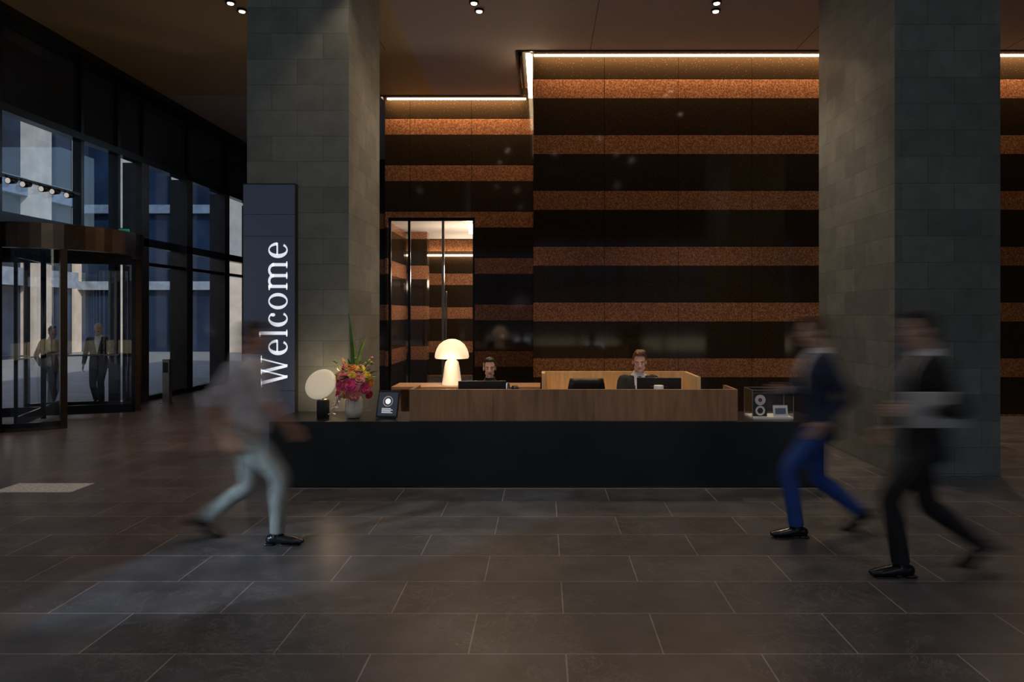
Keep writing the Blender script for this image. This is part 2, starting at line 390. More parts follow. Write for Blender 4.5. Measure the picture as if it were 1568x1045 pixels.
for y in (10.6,10.9,11.3,11.55,11.9):
    m=Matrix.Translation((X0+.14,y,3.72))@Matrix.Rotation(math.radians(100),4,'X')
    q.lathe((0,0,0),[(.045,-.09),(.05,0),(.05,.06)],'blackpl',16,mtx=m); q.lathe((0,0,0),[(.04,.061),(.04,.063)],'ledspot',16,mtx=m)
    q.tube([(X0+.05,y,3.8),(X0+.14,y,3.74)],[.012,.012],'blackpl')
q.obj('track_spotlights')
q=B(); p=P(256,617,14.15); q.box((p.x-.07,p.y-.06,0),(p.x+.07,p.y+.06,.86),'steel',bev=.012); q.box((p.x-.05,p.y-.065,.6),(p.x+.05,p.y-.061,.8),'blackpl'); q.box((p.x-.11,p.y-.1,0),(p.x+.11,p.y+.1,.012),'steel'); q.obj('access_post')

# downlights
def downlight(Xc,ys):
    q=B()
    for yy,dx in ys:
        q.lathe((Xc+dx,yy,ZC),[(.07,-.004),(.07,-.035),(.055,-.035),(.05,-.012)],'blackpl',24)
        q.lathe((Xc+dx,yy,ZC),[(.042,-.014),(.042,-.04)],'ledw',24)
    q.obj('ceiling_downlight')
def spot(loc,target,pw,col=(1,.72,.45),size=60,blend=.6,r=.04,name='downlight_or_fill'):
    l=bpy.data.lights.new(name,'SPOT'); l.energy=pw; l.color=col; l.spot_size=math.radians(size); l.spot_blend=blend; l.shadow_soft_size=r
    o=bpy.data.objects.new(name,l); scene.collection.objects.link(o); o.location=loc
    o.rotation_euler=(Vector(target)-Vector(loc)).to_track_quat('-Z','Y').to_euler(); return o
for Xc,pw in ((-4.37,190),(-.93,220),(2.5,220),(6.0,190)):
    downlight(Xc,((10.15,-.05),(10.42,0)))
    spot((Xc,10.28,ZC-.08),(Xc,9.4,0),pw,size=90,col=(1,.76,.52))
NEU=(1,.93,.88)  # neutral downlight rows out of view, added for ambient fill
for Xc in (-4.37,-.93,2.5,6.0):
    downlight(Xc,((4.0,0),(4.27,0))); spot((Xc,4.1,ZC-.08),(Xc,4.2,0),65,col=NEU,size=84,r=.04)
    downlight(Xc,((0.0,0),(.27,0))); spot((Xc,.1,ZC-.08),(Xc,.6,0),60,col=NEU,size=90,r=.04)
COOL=(.84,.95,1.0)  # cool spots without fixtures, added to brighten the column fronts
spot((1.2,1.2,ZC-.1),(-3.2,8.0,3.4),235,col=COOL,size=50,blend=.8,r=.04)
spot((-.3,1.2,ZC-.1),(4.6,7.75,3.2),215,col=COOL,size=56,blend=.8,r=.04)
for Xc in (-1.6,.3,2.0):  # unseen downlights added to lift the desk front and faces
    downlight(Xc,((4.9,0),)); spot((Xc,4.9,ZC-.08),(Xc,7.3,.8),200,col=(1,.84,.66),size=34,blend=1)
spot((-1.6,7.2,ZC-.08),(-2.2,8.7,2.5),70,size=60)
# warm grazing lamps on the inner column faces
spot((-1.25,8.8,ZC-.06),(-2.167,8.8,1.6),150,col=(1,.62,.32),size=50,blend=1)
spot((3.0,8.8,ZC-.06),(3.79,8.8,1.6),90,col=(1,.74,.5),size=50,blend=1)
for Xc in (-1.25,3.0): downlight(Xc,((8.8,0),))
for Xc in (-.93,1.4): downlight(Xc,((6.6,0),)); spot((Xc,6.6,ZC-.08),(Xc+.2,8.6,.9),260,size=46,blend=1)
spot((.5,7.9,ZC-.08),(.5,9.2,.9),160,size=24,blend=1)  # added spot without fixture, brightens the oak back counter
def area(loc,rot,sx,sy,pw,col,name):
    l=bpy.data.lights.new(name,'AREA'); l.shape='RECTANGLE'; l.size=sx; l.size_y=sy; l.energy=pw; l.color=col
    o=bpy.data.objects.new(name,l); scene.collection.objects.link(o); o.location=loc; o.rotation_euler=rot; return o
WARM=(1,.66,.37)
area(((XS+X1)/2,D1-.12,ZC+.02),(math.radians(15),0,0),X1-XS-.1,.02,170,WARM,'cove_led_lamp')
area((-1.8,D2-.12,ZC+.02),(math.radians(15),0,0),2.8,.02,52,WARM,'cove_led_lamp')
for y in (15.9,18.2):  # bare points added to brighten the corridor, no fitting modelled
    l=bpy.data.lights.new('corridor_fill','POINT'); l.energy=60; l.color=(1,.82,.64); l.shadow_soft_size=.12; o=bpy.data.objects.new('corridor_fill',l); o.location=(-1.9,y,2.7); scene.collection.objects.link(o)
spot((-9.4,-1.7,4.3),(-1.75,5.3,0),4200,col=(.97,1,.94),size=9,blend=.35,r=.03,name='sun_reflection')

# ---------------------------------------------------------------- outside
simple('street_ground',(-60,-45,-.3),(X0-.15,80,-.02),'asphalt')
def building(name,x0,y0,x1,y1,h,axis,pier,glassk='bglass',bay=3.2,fl=3.6):
    q=B(); q.box((x0,y0,-.02),(x1,y1,h),glassk)
    if axis=='x':
        n=int((y1-y0)/bay)
        for i in range(n+1): q.box((x1,y0+i*bay-.55,-.02),(x1+.5,y0+i*bay+.55,h),pier)
        for j in range(int(h/fl)+1): q.box((x1,y0,j*fl+2.9),(x1+.3,y1,j*fl+3.6),'bluestone')
    else:
        n=int((x1-x0)/bay)
        for i in range(n+1): q.box((x0+i*bay-.35,y0-.5,-.02),(x0+i*bay+.35,y0,h),pier)
        for j in range(int(h/fl)+1): q.box((x0,y0-.3,j*fl+2.9),(x1,y0,j*fl+3.3),'bluestone')
    q.obj(name)
building('office_building',-34,-25,-21,32,22,'x','concrete')
building('office_building',-30,34,-9,45,26,'y','concrete',bay=2.6)
simple('opposite_building',(-18,-40,-.02),(30,-30,10),'bluestone')

# ---------------------------------------------------------------- reception desk
q=B()
q.box((-2.75,7.2,.012),(2.81,7.95,.667),'black',bev=.004)
q.box((-2.71,7.23,0),(2.77,7.9,.012),'black'); q.box((-2.74,7.185,.0),(2.80,7.2,.006),'steel')
q.box((-1.35,7.24,.667),(1.96,7.275,.985),'wood',bev=.002); q.box((-1.35,7.275,.667),(-1.315,7.7,.985),'wood'); q.box((1.925,7.275,.667),(1.96,7.7,.985),'wood')
q.box((-.506,7.238,.667),(-.503,7.245,.985),'blackpl')
q.box((-1.315,7.275,.70),(1.925,7.98,.74),'woodgrain_h')
q.obj('reception_desk')
q=B()
q.box((-.02,9.2,0),(1.84,9.25,1.01),'oak'); q.box((1.80,8.4,0),(1.84,9.2,1.01),'oak'); q.box((-.02,8.9,.72),(1.80,9.2,.75),'oak'); q.box((-.02,8.9,0),(.02,9.2,1.01),'oak'); q.obj('oak_back_counter')
q=B()
q.box((-1.97,9.3,.765),(-.04,9.85,.805),'woodgrain_h',bev=.004); q.box((-1.9,9.36,0),(-1.86,9.8,.765),'wood'); q.box((-.12,9.36,0),(-.08,9.8,.765),'wood'); q.box((-1.86,9.76,.1),(-.12,9.8,.765),'wood'); q.obj('side_table')
q=B(); c=P(692,590,9.5); c.z=.806
q.lathe(c,[(.13,0),(.135,.01),(.13,.02),(.115,.12),(.10,.24),(.085,.31),(.05,.345),(.03,.36),(.03,.38)],'lampbody',40)
q.lathe(c,[(.02,.36),(.215,.355),(.225,.375),(.22,.42),(.20,.48),(.165,.54),(.11,.585),(.05,.608),(.005,.612)],'lampdome',40)
q.obj('mushroom_table_lamp')
l=bpy.data.lights.new('lamp_bulb','POINT'); l.energy=4; l.color=(1,.7,.4); l.shadow_soft_size=.08; o=bpy.data.objects.new('lamp_bulb',l); o.location=(c.x,c.y-.32,c.z+.3); scene.collection.objects.link(o)
# disc lamp
q=B(); z0=.667; c=Vector((-2.29,7.47,z0))
q.lathe(c,[(.055,0),(.06,.008),(.06,.17),(.052,.19),(.03,.195)],'blackpl',72,flute=.06,nf=18)
q.tube([c+Vector((0,0,.18)),c+Vector((-.0,.02,.25)),c+Vector((-.0,.05,.34))],[.012,.012,.012],'bronze')
m=Matrix.Rotation(math.radians(-12),4,'Z')@Matrix.Rotation(math.radians(62),4,'X')
q.lathe(c+Vector((-.02,-.005,.345)),[(.005,-.012),(.12,-.01),(.165,.0),(.17,.012),(.165,.02),(.12,.024),(.005,.03)],'lampdisc',48,mtx=m)
q.obj('disc_table_lamp')
l=bpy.data.lights.new('lamp_bulb','POINT'); l.energy=6; l.color=(1,.7,.4); l.shadow_soft_size=.05; o=bpy.data.objects.new('lamp_bulb',l); o.location=c+Vector((-.02,.2,.36)); scene.collection.objects.link(o)

# flowers
q=B(); c=Vector((-1.97,7.46,z0))
q.lathe(c,[(.05,0),(.07,.01),(.088,.07),(.092,.13),(.088,.19),(.08,.215),(.072,.215),(.075,.18)],'white',96,flute=.03,nf=24)
def petal(q,c,dirv,L,W,k,cup=.5):
    d=dirv.normalized(); up=Vector((0,0,1)) if abs(d.z)<.9 else Vector((1,0,0))
    s_=d.cross(up).normalized(); n=s_.cross(d).normalized(); rs=[]
    for i in range(5):
        t=i/4; w=W*math.sin(math.pi*(.12+.78*t))**.7; 
        base=c+d*L*t+n*cup*L*math.sin(t*1.6)*.5
        rs.append([base+s_*w*u+n*abs(u)*w*.35 for u in (-1,-.5,0,.5,1)])
    q.rings(rs,k,closed=False,cap=False)
def bloom(q,c,ax,r,k,layers=4):
    ax=ax.normalized(); u=ax.orthogonal().normalized(); v=ax.cross(u)
    for li in range(layers):
        f=(li+1)/layers; n=5+li
        for i in range(n):
            a0=2*math.pi*i/n+li*.6; rs=[]
            for j in range(5):
                t=j/4; th=t*(.45+.95*f); rad=r*f*math.sin(min(th,1.5))*1.0+.002; hh=r*(1-f)*.55+r*.75*(math.cos((1-t)*1.2)-.3)*(1.25-f)
                row=[]
                for w_ in (-1,-.5,0,.5,1):
                    a=a0+w_*.62*math.sin(math.pi*(.18+.62*t)); rr=rad*(1-.06*abs(w_))
                    row.append(c+(u*math.cos(a)+v*math.sin(a))*rr+ax*(hh-.04*r*abs(w_)))
                rs.append(row)
            q.rings(rs,k,closed=False,cap=False)
    q.ell(c,(r*.5,)*3,k,seg=12,rg=8)
bx=c+Vector((0,0,.36))
specs=[(.0,-.12,.0,.088,'pink'),(-.07,-.1,.09,.07,'salmon'),(.08,-.10,.06,.066,'salmon'),(-.12,-.06,-.03,.062,'pink'),(.13,-.05,-.05,.062,'pink'),(.03,-.1,-.11,.066,'salmon'),(-.06,-.1,-.10,.055,'orange'),
 (.15,-.04,.08,.05,'yellow'),(-.14,-.03,.08,.05,'yellow'),(.0,-.05,.16,.05,'orange'),(.17,.0,.0,.05,'orange'),(-.17,.0,.02,.045,'red'),(.09,-.06,.16,.045,'yellow'),(-.09,-.02,.17,.04,'salmon'),(.16,.0,-.12,.045,'red'),(-.14,-.03,-.11,.05,'red'),(.02,-.13,.095,.04,'yellow')]
for x,y,z,r,k in specs:
    p=bx+Vector((x,y,z)); bloom(q,p,Vector((x,y-.14,z+.05)),r,k)
    q.tube([c+Vector((0,0,.15)),c+Vector((x*.3,y*.3,.26)),p-Vector((0,-.01,0))],[.004,.004,.003],'green',seg=6,sub=3)
def blade(q,pts,w,k):
    pts=[Vector(p) for p in pts]; rs=[]; n=10
    for i in range(n+1):
        t=i/n; p=pts[0]*(1-t)**2+pts[1]*2*t*(1-t)+pts[2]*t*t
        ww=w*math.sin(math.pi*min(.97,.12+.85*t))**.8
        rs.append([p+Vector((-ww,0,0)),p+Vector((0,ww*.35,0)),p+Vector((ww,0,0))])
    q.rings(rs,k,closed=False,cap=False)
b0=c+Vector((0,0,.2))
for tx,ty,tz,w in ((-.06,.02,1.10,.018),(-.03,.0,.92,.022),(.13,.03,.85,.016),(.08,.05,.78,.015),(.03,.02,.7,.02),(-.08,.05,.62,.02),(.2,.02,.62,.012),(.0,.05,.8,.016)):
    blade(q,[b0,b0+Vector((tx*.2,ty,tz*.5)),c+Vector((tx,ty,tz))],w,'green' if random.random()<.4 else 'lgreen')
for i in range(50):
    a=random.uniform(0,2*math.pi); e=random.uniform(-.25,1.2); rr=random.uniform(.15,.25)
    d=Vector((math.cos(a)*math.cos(e),math.sin(a)*math.cos(e)*.6+.12,math.sin(e)))
    petal(q,bx+d*rr*.5,d,rr*.7,.028,random.choice(['green','lgreen','lgreen','green','yellow']),cup=.2)
for i in range(14):
    a=random.uniform(0,2*math.pi); d=Vector((math.cos(a)*.2,math.sin(a)*.12-.05,random.uniform(.12,.27)))
    q.ell(bx+d,(.016,)*3,random.choice(['lgreen','lgreen','salmon']),seg=8,rg=6)
for i in range(7):
    t=i/6; p=c+Vector((-.06-.13*t,-.12,.26-.20*t*t)); 
    for a in range(5):
        ang=a*1.257+i; petal(q,p,Vector((math.cos(ang),-.25,math.sin(ang))),.04,.02,'orchid',cup=.1)
q.tube([c+Vector((0,-.02,.22)),c+Vector((-.08,-.11,.27)),c+Vector((-.19,-.115,.07))],[.003,.003,.002],'green',seg=6)
q.obj('flower_arrangement')

# tablet on stand
q=B(); m=Matrix.Translation((-1.62,7.42,z0+.006))@Matrix.Rotation(math.radians(-12),4,'Z')@Matrix.Rotation(math.radians(-16),4,'X')
q.box((-.12,-.006,0),(.12,.006,.285),'blackpl',mtx=m,bev=.004); q.box((-.105,-.0075,.02),(.105,-.0066,.265),'screen',mtx=m)
def disc2(q,cx,cz,r0,r1,y,k,m,n=24):
    rs=[[m@Vector((cx+r*math.cos(2*math.pi*i/n),y,cz+r*math.sin(2*math.pi*i/n))) for r in (r0,r1)] for i in range(n+1)]
    q.rings(rs,k,closed=False,cap=False,smooth=False)
disc2(q,0,.17,.045,.056,-.009,'paper',m); disc2(q,0,.17,.0,.03,-.009,'signtext',m)
for i in range(4): q.box((-.06,-.0085,.05+i*.014),(.06-.02*(i%2),-.008,.055+i*.014),'signtext',mtx=m)
q.box((-.03,.005,.1),(.03,.011,.22),'blackpl',mtx=m)
q.tube([(-1.60,7.50,z0+.17),(-1.57,7.62,z0+.006)],[.008,.008],'blackpl'); q.box((-1.70,7.40,z0),(-1.52,7.65,z0+.006),'blackpl')
q.obj('tablet_stand')
# acrylic display box
q=B(); a=Vector((2.14,7.35,z0)); b=Vector((2.56,7.65,z0+.30)); t=.005
q.box(a,(b.x,b.y,z0+.02),'paper')
zt=b.z-.002; zb=z0+.02
for p4 in (((a.x,a.y,zb),(b.x,a.y,zb),(b.x,a.y,zt),(a.x,a.y,zt)),((a.x,b.y,zb),(b.x,b.y,zb),(b.x,b.y,zt),(a.x,b.y,zt)),((a.x,a.y,zb),(a.x,b.y,zb),(a.x,b.y,zt),(a.x,a.y,zt)),((b.x,a.y,zb),(b.x,b.y,zb),(b.x,b.y,zt),(b.x,a.y,zt)),((a.x,a.y,zt),(b.x,a.y,zt),(b.x,b.y,zt),(a.x,b.y,zt))):
    q.poly(p4,'clear')
for x in (a.x,b.x):
    for y in (a.y,b.y): q.box((x-.003,y-.003,z0),(x+.003,y+.003,b.z),'steel')
for z in (b.z,): 
    q.box((a.x,a.y-.003,z-.003),(b.x,a.y+.003,z+.003),'steel'); q.box((a.x,b.y-.003,z-.003),(b.x,b.y+.003,z+.003),'steel')
    q.box((a.x-.003,a.y,z-.003),(a.x+.003,b.y,z+.003),'steel'); q.box((b.x-.003,a.y,z-.003),(b.x+.003,b.y,z+.003),'steel')
m=Matrix.Translation((2.24,7.42,z0+.02))
q.box((-.07,0,0),(.07,.03,.24),'blackpl',mtx=m)
disc2(q,0,.17,.02,.055,-.002,'paper',m); disc2(q,0,.06,.03,.05,-.002,'paper',m); disc2(q,0,.17,0,.012,-.003,'red',m)
m=Matrix.Translation((2.44,7.38,z0+.02))@Matrix.Rotation(math.radians(-12),4,'X'); q.box((-.075,0,0),(.075,.004,.12),'paper',mtx=m); q.box((-.055,-.002,.03),(.055,-.0005,.09),'screen',mtx=m)
q.tube([(2.44,7.41,z0+.1),(2.44,7.46,z0+.021)],[.005,.005],'steel')
q.obj('acrylic_display_case')
def monitor(cx,cy,w,h,zt,rot,zb=.741):
    q=B(); 
    q.box((-w/2,-.012,zt-h),(w/2,.012,zt),'blackpl',bev=.005)
    q.box((-w/2+.008,.0122,zt-h+.012),(w/2-.008,.0135,zt-.008),'screenglow')
    q.box((-w*.2,-.03,zt-h*.75),(w*.2,-.012,zt-h*.3),'blackpl',bev=.006)
    q.box((-.03,-.05,zb+.008),(.03,-.028,zt-h*.4),'steel'); q.box((-.11,-.11,zb),(.11,.05,zb+.01),'steel',bev=.003)
    return q.obj('computer_monitor',loc=(cx,cy,0),rot=rot)
monitor(-.64,7.52,.5,.28,1.045,math.radians(3)); monitor(1.21,7.52,.46,.29,1.08,math.radians(-6))
q=B(); q.lathe((-.30,7.55,.741),[(.04,0),(.042,.02),(.042,.22),(.03,.25)],'blackpl',24); q.lathe((-.38,7.60,.741),[(.03,0),(.032,.22),(.02,.27),(.02,.28)],'steel',24); q.obj('drink_bottles')
q=B(); q.lathe((1.18,7.35,.741),[(.035,0),(.045,.005),(.05,.27),(.046,.275)],'paper',24); q.obj('paper_cup')
for kx,ky in ((1.10,7.82),(-.63,7.84)):
    q=B(); q.box((kx-.2,ky-.06,.741),(kx+.2,ky+.06,.755),'blackpl',bev=.003)
    for i in range(12):
        for j in range(4): q.box((kx-.19+i*.032,ky-.055+j*.028,.755),(kx-.163+i*.032,ky-.032+j*.028,.759),'blackpl')
    q.obj('keyboard')
q=B(); q.box((.15,7.5,.741),(.33,7.6,.80),'blackpl',bev=.01); q.tube([(.14,7.55,.82),(.24,7.54,.835),(.34,7.55,.82)],[.022,.014,.022],'blackpl',fw=Vector((0,0,1))); q.obj('desk_telephone')
def chair(cx,cy,seat=.46,rot=0,top=.97):
    q=B()
    q.box((-.24,-.23,seat-.06),(.24,.24,seat),'blackpl',bev=.025)
    rs=[]
    for i in range(7):
        t=i/6; z=seat+.12+(top-seat-.12)*t; w=.20+.03*math.sin(math.pi*t); y=.25+.03*math.cos(t*3)
        rs.append([Vector((x*w,y+.03*(1-x*x)+dy,z)) for x,dy in ((-1,0),(-.5,0),(0,0),(.5,0),(1,0),(1,.03),(.5,.03),(0,.03),(-.5,.03),(-1,.03))])
    q.rings(rs,'blackpl',smooth=True)
    q.tube([(0,.15,seat-.05),(0,.30,seat),(0,.31,seat+.2)],[.03,.025,.02],'blackpl')
    q.lathe((0,0,0),[(.025,.1),(.025,seat-.06)],'steel',16)
    for i in range(5):
        a=i*2*math.pi/5+.3; e=Vector((.29*math.cos(a),.29*math.sin(a),.07))
        q.tube([(0,0,.12),e],[.028,.016],'blackpl',fw=Vector((0,0,1))); q.ell(e+Vector((0,0,-.04)),(.03,.03,.03),'blackpl',seg=12,rg=8)
    for s_ in (-1,1):
        q.tube([(s_*.22,.05,seat-.03),(s_*.28,.05,seat+.05),(s_*.28,.03,seat+.2)],[.015]*3,'blackpl'); q.box((s_*.28-.035,-.12,seat+.2),(s_*.28+.035,.14,seat+.225),'blackpl',bev=.008)
    return q.obj('office_chair',loc=(cx,cy,0),rot=rot)
chair(.52,8.42,top=.97); chair(1.12,8.42,seat=.40,top=.86); chair(-.63,8.62,seat=.34,top=.78)

# ---------------------------------------------------------------- welcome sign
q=B()
q.box((-3.305,7.90,0),(-2.725,7.985,3.185),'blackpl',bev=.003)
for i,(za,zb) in enumerate(((.05,.9),(.905,2.6),(2.605,2.84),(2.845,3.17))): q.box((-3.297,7.893,za),(-2.733,7.9,zb),'screen')
BX=P(440,0,7.89).x; BZ=P(0,592,7.89).z; XH=.205
def T(u,v): return Vector((BX-v*XH,7.889,BZ+u*XH*.94))
def quad(pts): q.poly([T(*p) for p in pts],'signtext')
def rect(u0,v0,u1,v1): quad([(u0,v0),(u1,v0),(u1,v1),(u0,v1)])
def garc(cx,cy,ro,ri,a0,a1,icx=0,n=26):
    for i in range(n):
        A=[math.radians(a0+(a1-a0)*(i+j)/n) for j in (0,1)]
        o=[(cx+ro[0]*math.cos(a),cy+ro[1]*math.sin(a)) for a in A]; ii=[(cx+icx+ri[0]*math.cos(a),cy+ri[1]*math.sin(a)) for a in A]
        quad([o[0],o[1],ii[1],ii[0]])
def ge(u):
    garc(u+.45,.5,(.45,.52),(.25,.45),5,322,icx=.03); rect(u+.2,.50,u+.86,.58); return 1.0
def gl(u):
    rect(u+.1,0,u+.29,1.5); rect(u,0,u+.39,.06); quad([(u-.02,1.44),(u+.1,1.42),(u+.29,1.52),(u-.02,1.5)]); return .5
def gc(u):
    garc(u+.45,.5,(.45,.52),(.25,.45),42,322,icx=.03); garc(u+.68,.76,(.1,.11),(0.001,0.001),0,360,n=14); return .93
def go(u):
    garc(u+.47,.5,(.47,.52),(.28,.45),0,360); return 1.06
def gm(u):
    for k in (0,.62,1.24): rect(u+.1+k,0,u+.28+k,.8 if k else 1.0); rect(u+k,0,u+.38+k,.06)
    for k in (0,.62): garc(u+.5+k,.72,(.40,.31),(.22,.19),0,150,icx=0,n=16)
    quad([(u-.02,.94),(u+.1,.92),(u+.28,1.02),(u-.02,1.0)]); return 1.75
def gW(u):
    h=1.42
    for a,b,w in ((.08,.48,.2),(.88,.52,.09),(.72,1.10,.2),(1.52,1.16,.09)):
        quad([(u+a,h),(u+a+w,h),(u+b+w*.8,0),(u+b,0)])
    rect(u-.05,h-.06,u+.42,h); rect(u+1.36,h-.06,u+1.75,h); rect(u+.66,h-.06,u+1.0,h); return 1.72
u=0.0
for g in (gW,ge,gl,gc,go,gm,ge): u+=g(u)+.06
q.obj('welcome_sign')

# ---------------------------------------------------------------- people
def remesh(bld,voxel,smooth=3):
    me=bld.mesh('tmp'); o=bpy.data.objects.new('tmp',me); scene.collection.objects.link(o)
    r=o.modifiers.new('r','REMESH'); r.mode='VOXEL'; r.voxel_size=voxel; r.use_smooth_shade=True
    s=o.modifiers.new('s','SMOOTH'); s.iterations=smooth; s.factor=.5
    dg=bpy.context.evaluated_depsgraph_get(); dg.update()
    out=bpy.data.meshes.new_from_object(o.evaluated_get(dg)); bpy.data.objects.remove(o); 
    return out
def ik(a,b,l1,l2,pole):
    d=b-a; L=min(d.length,(l1+l2)*.999); dn=d.normalized()
    x=(l1*l1-l2*l2+L*L)/(2*L); h=math.sqrt(max(0,l1*l1-x*x)); p=pole-dn*pole.dot(dn); p.normalize()
    return a+dn*x+p*h, a+dn*L
V=Vector
def make_head(fem,skin,hair,style):
    parts=[]
    q=B(); sk='skin'
    q.ell((-.01,0,.03),(.094,.074,.098),sk,seg=28,rg=18); q.ell((.025,0,-.035),(.062,.056 if not fem else .052,.08),sk,seg=24,rg=16); q.ell((.06,0,-.095),(.026,.028 if not fem else .02,.022),sk)
    q.ell((.074,0,.028),(.013,.046,.010),sk)
    for s_ in (-1,1):
        q.ell((.052,s_*.036,-.02),(.028,.022,.026),sk); q.ell((-.004,s_*.077,-.008),(.018,.008,.032),sk); q.ell((.03,s_*(.045 if not fem else .038),-.065),(.035,.02,.028),sk)
        q.ell((.100,s_*.011,-.028),(.009,.009,.008),sk)
    q.tube([(.086,0,.02),(.098,0,-.005),(.108,0,-.026)],[.008,.010,.012],sk)
    q.ell((.080,0,-.055),(.014,.024,.014),sk)
    nr=.048 if fem else .058
    q.tube([(-.02,0,-.06),(-.032,0,-.12),(-.045,0,-.20)],[(nr,nr),(nr,nr),(nr*1.15,nr*1.1)],sk)
    parts.append((remesh(q,.0045,3),skin))
    q=B()
    q.ell((-.024,0,.045),(.095,.081,.093),'skin',seg=28,rg=18); q.ell((-.055,0,-.01),(.056,.070,.075),'skin'); 
    if style!='bald':
        q.ell((.012,0,.108),(.074,.060,.028),'skin')
        rnd=random.Random(3)
        for i in range(26):
            y=rnd.uniform(-.05,.05); x=rnd.uniform(-.04,.06)
            if fem: q.tube([(x-.01,y*.3,.132),(x-.03,y*1.3,.10),(x-.07,y*1.6,.04)],[.009,.009,.007],'skin',seg=8,sub=3)
            else: q.tube([(x-.02,y,.122),(x+.005,y*1.05+.004,.134),(x+.022,y*1.1+.008,.122)],[.011,.009,.006],'skin',seg=8,sub=3)
    for s_ in (-1,1): q.ell((.008,s_*.068,.03),(.022,.010,.028),'skin')
    if fem: q.ell((-.125,0,.06),(.045,.045,.045),'skin')
    parts.append((remesh(q,.006,1),hair))
    q=B()
    for s_ in (-1,1):
        q.ell((.0775,s_*.031,.002),(.013,.0155,.010),'eye',seg=14,rg=10); q.ell((.0890,s_*.031,.001),(.0035,.0060,.0065),'iris',seg=10,rg=8)
        q.tube([(.086,s_*.014,.024),(.088,s_*.03,.029),(.077,s_*.047,.024)],[.0028,.0032,.002],'hair_dark' if hair!='hair_brown' else 'hair_brown',seg=8,sub=3)
        q.tube([(.086,s_*.018,.009),(.091,s_*.031,.0130),(.080,s_*.045,.008)],[.0016,.0022,.0016],'lip' if not fem else 'hair_dark',seg=6,sub=3)
    q.tube([(.083,-.023,-.053),(.0945,0,-.050),(.083,.023,-.053)],[.003,.0045,.003],'lip',fw=V((0,0,1)),seg=8)
    q.tube([(.083,-.020,-.057),(.0935,0,-.060),(.083,.020,-.057)],[.003,.0055,.003],'lip',fw=V((0,0,1)),seg=8)
    mm=list(q.mats); parts.append((q.mesh('face'),mm))
    return parts
def make_hand(s_,curl=.5):
    q=B()
    q.tube([(-.03,0,0),(.0,0,0),(.04,0,0),(.088,-.002,0)],[(.024,.019),(.027,.017),(.038,.016),(.040,.013)],fw=V((0,0,1)),seg=16)
    for i,(y,L) in enumerate(((.029,.074),(.010,.082),(-.010,.076),(-.028,.060))):
        p=V((.086,y,0)); pts=[V((.06,y*.9,0)),p]; ang=curl*.35
        for f in (.45,.32,.23):
            p=p+V((math.cos(ang)*L*f,y*.06,s_*math.sin(ang)*L*f)); pts.append(p); ang+=curl*(.8+.12*i)
        q.tube(pts,[.0085,.0092,.0088,.0080,.0065],fw=V((0,0,1)),seg=10,sub=4)
    q.tube([(.012,.018,0),(.036,.042,s_*.012),(.062,.056,s_*.022),(.084,.058,s_*.032)],[.013,.012,.010,.0075],fw=V((0,0,1)),seg=10,sub=4)
    return remesh(q,.0032,2)
def basis(x,y,loc):
    x=x.normalized(); y=(y-x*y.dot(x)).normalized(); z=x.cross(y)
    return Matrix(((x.x,y.x,z.x,loc.x),(x.y,y.y,z.y,loc.y),(x.z,y.z,z.z,loc.z),(0,0,0,1)))
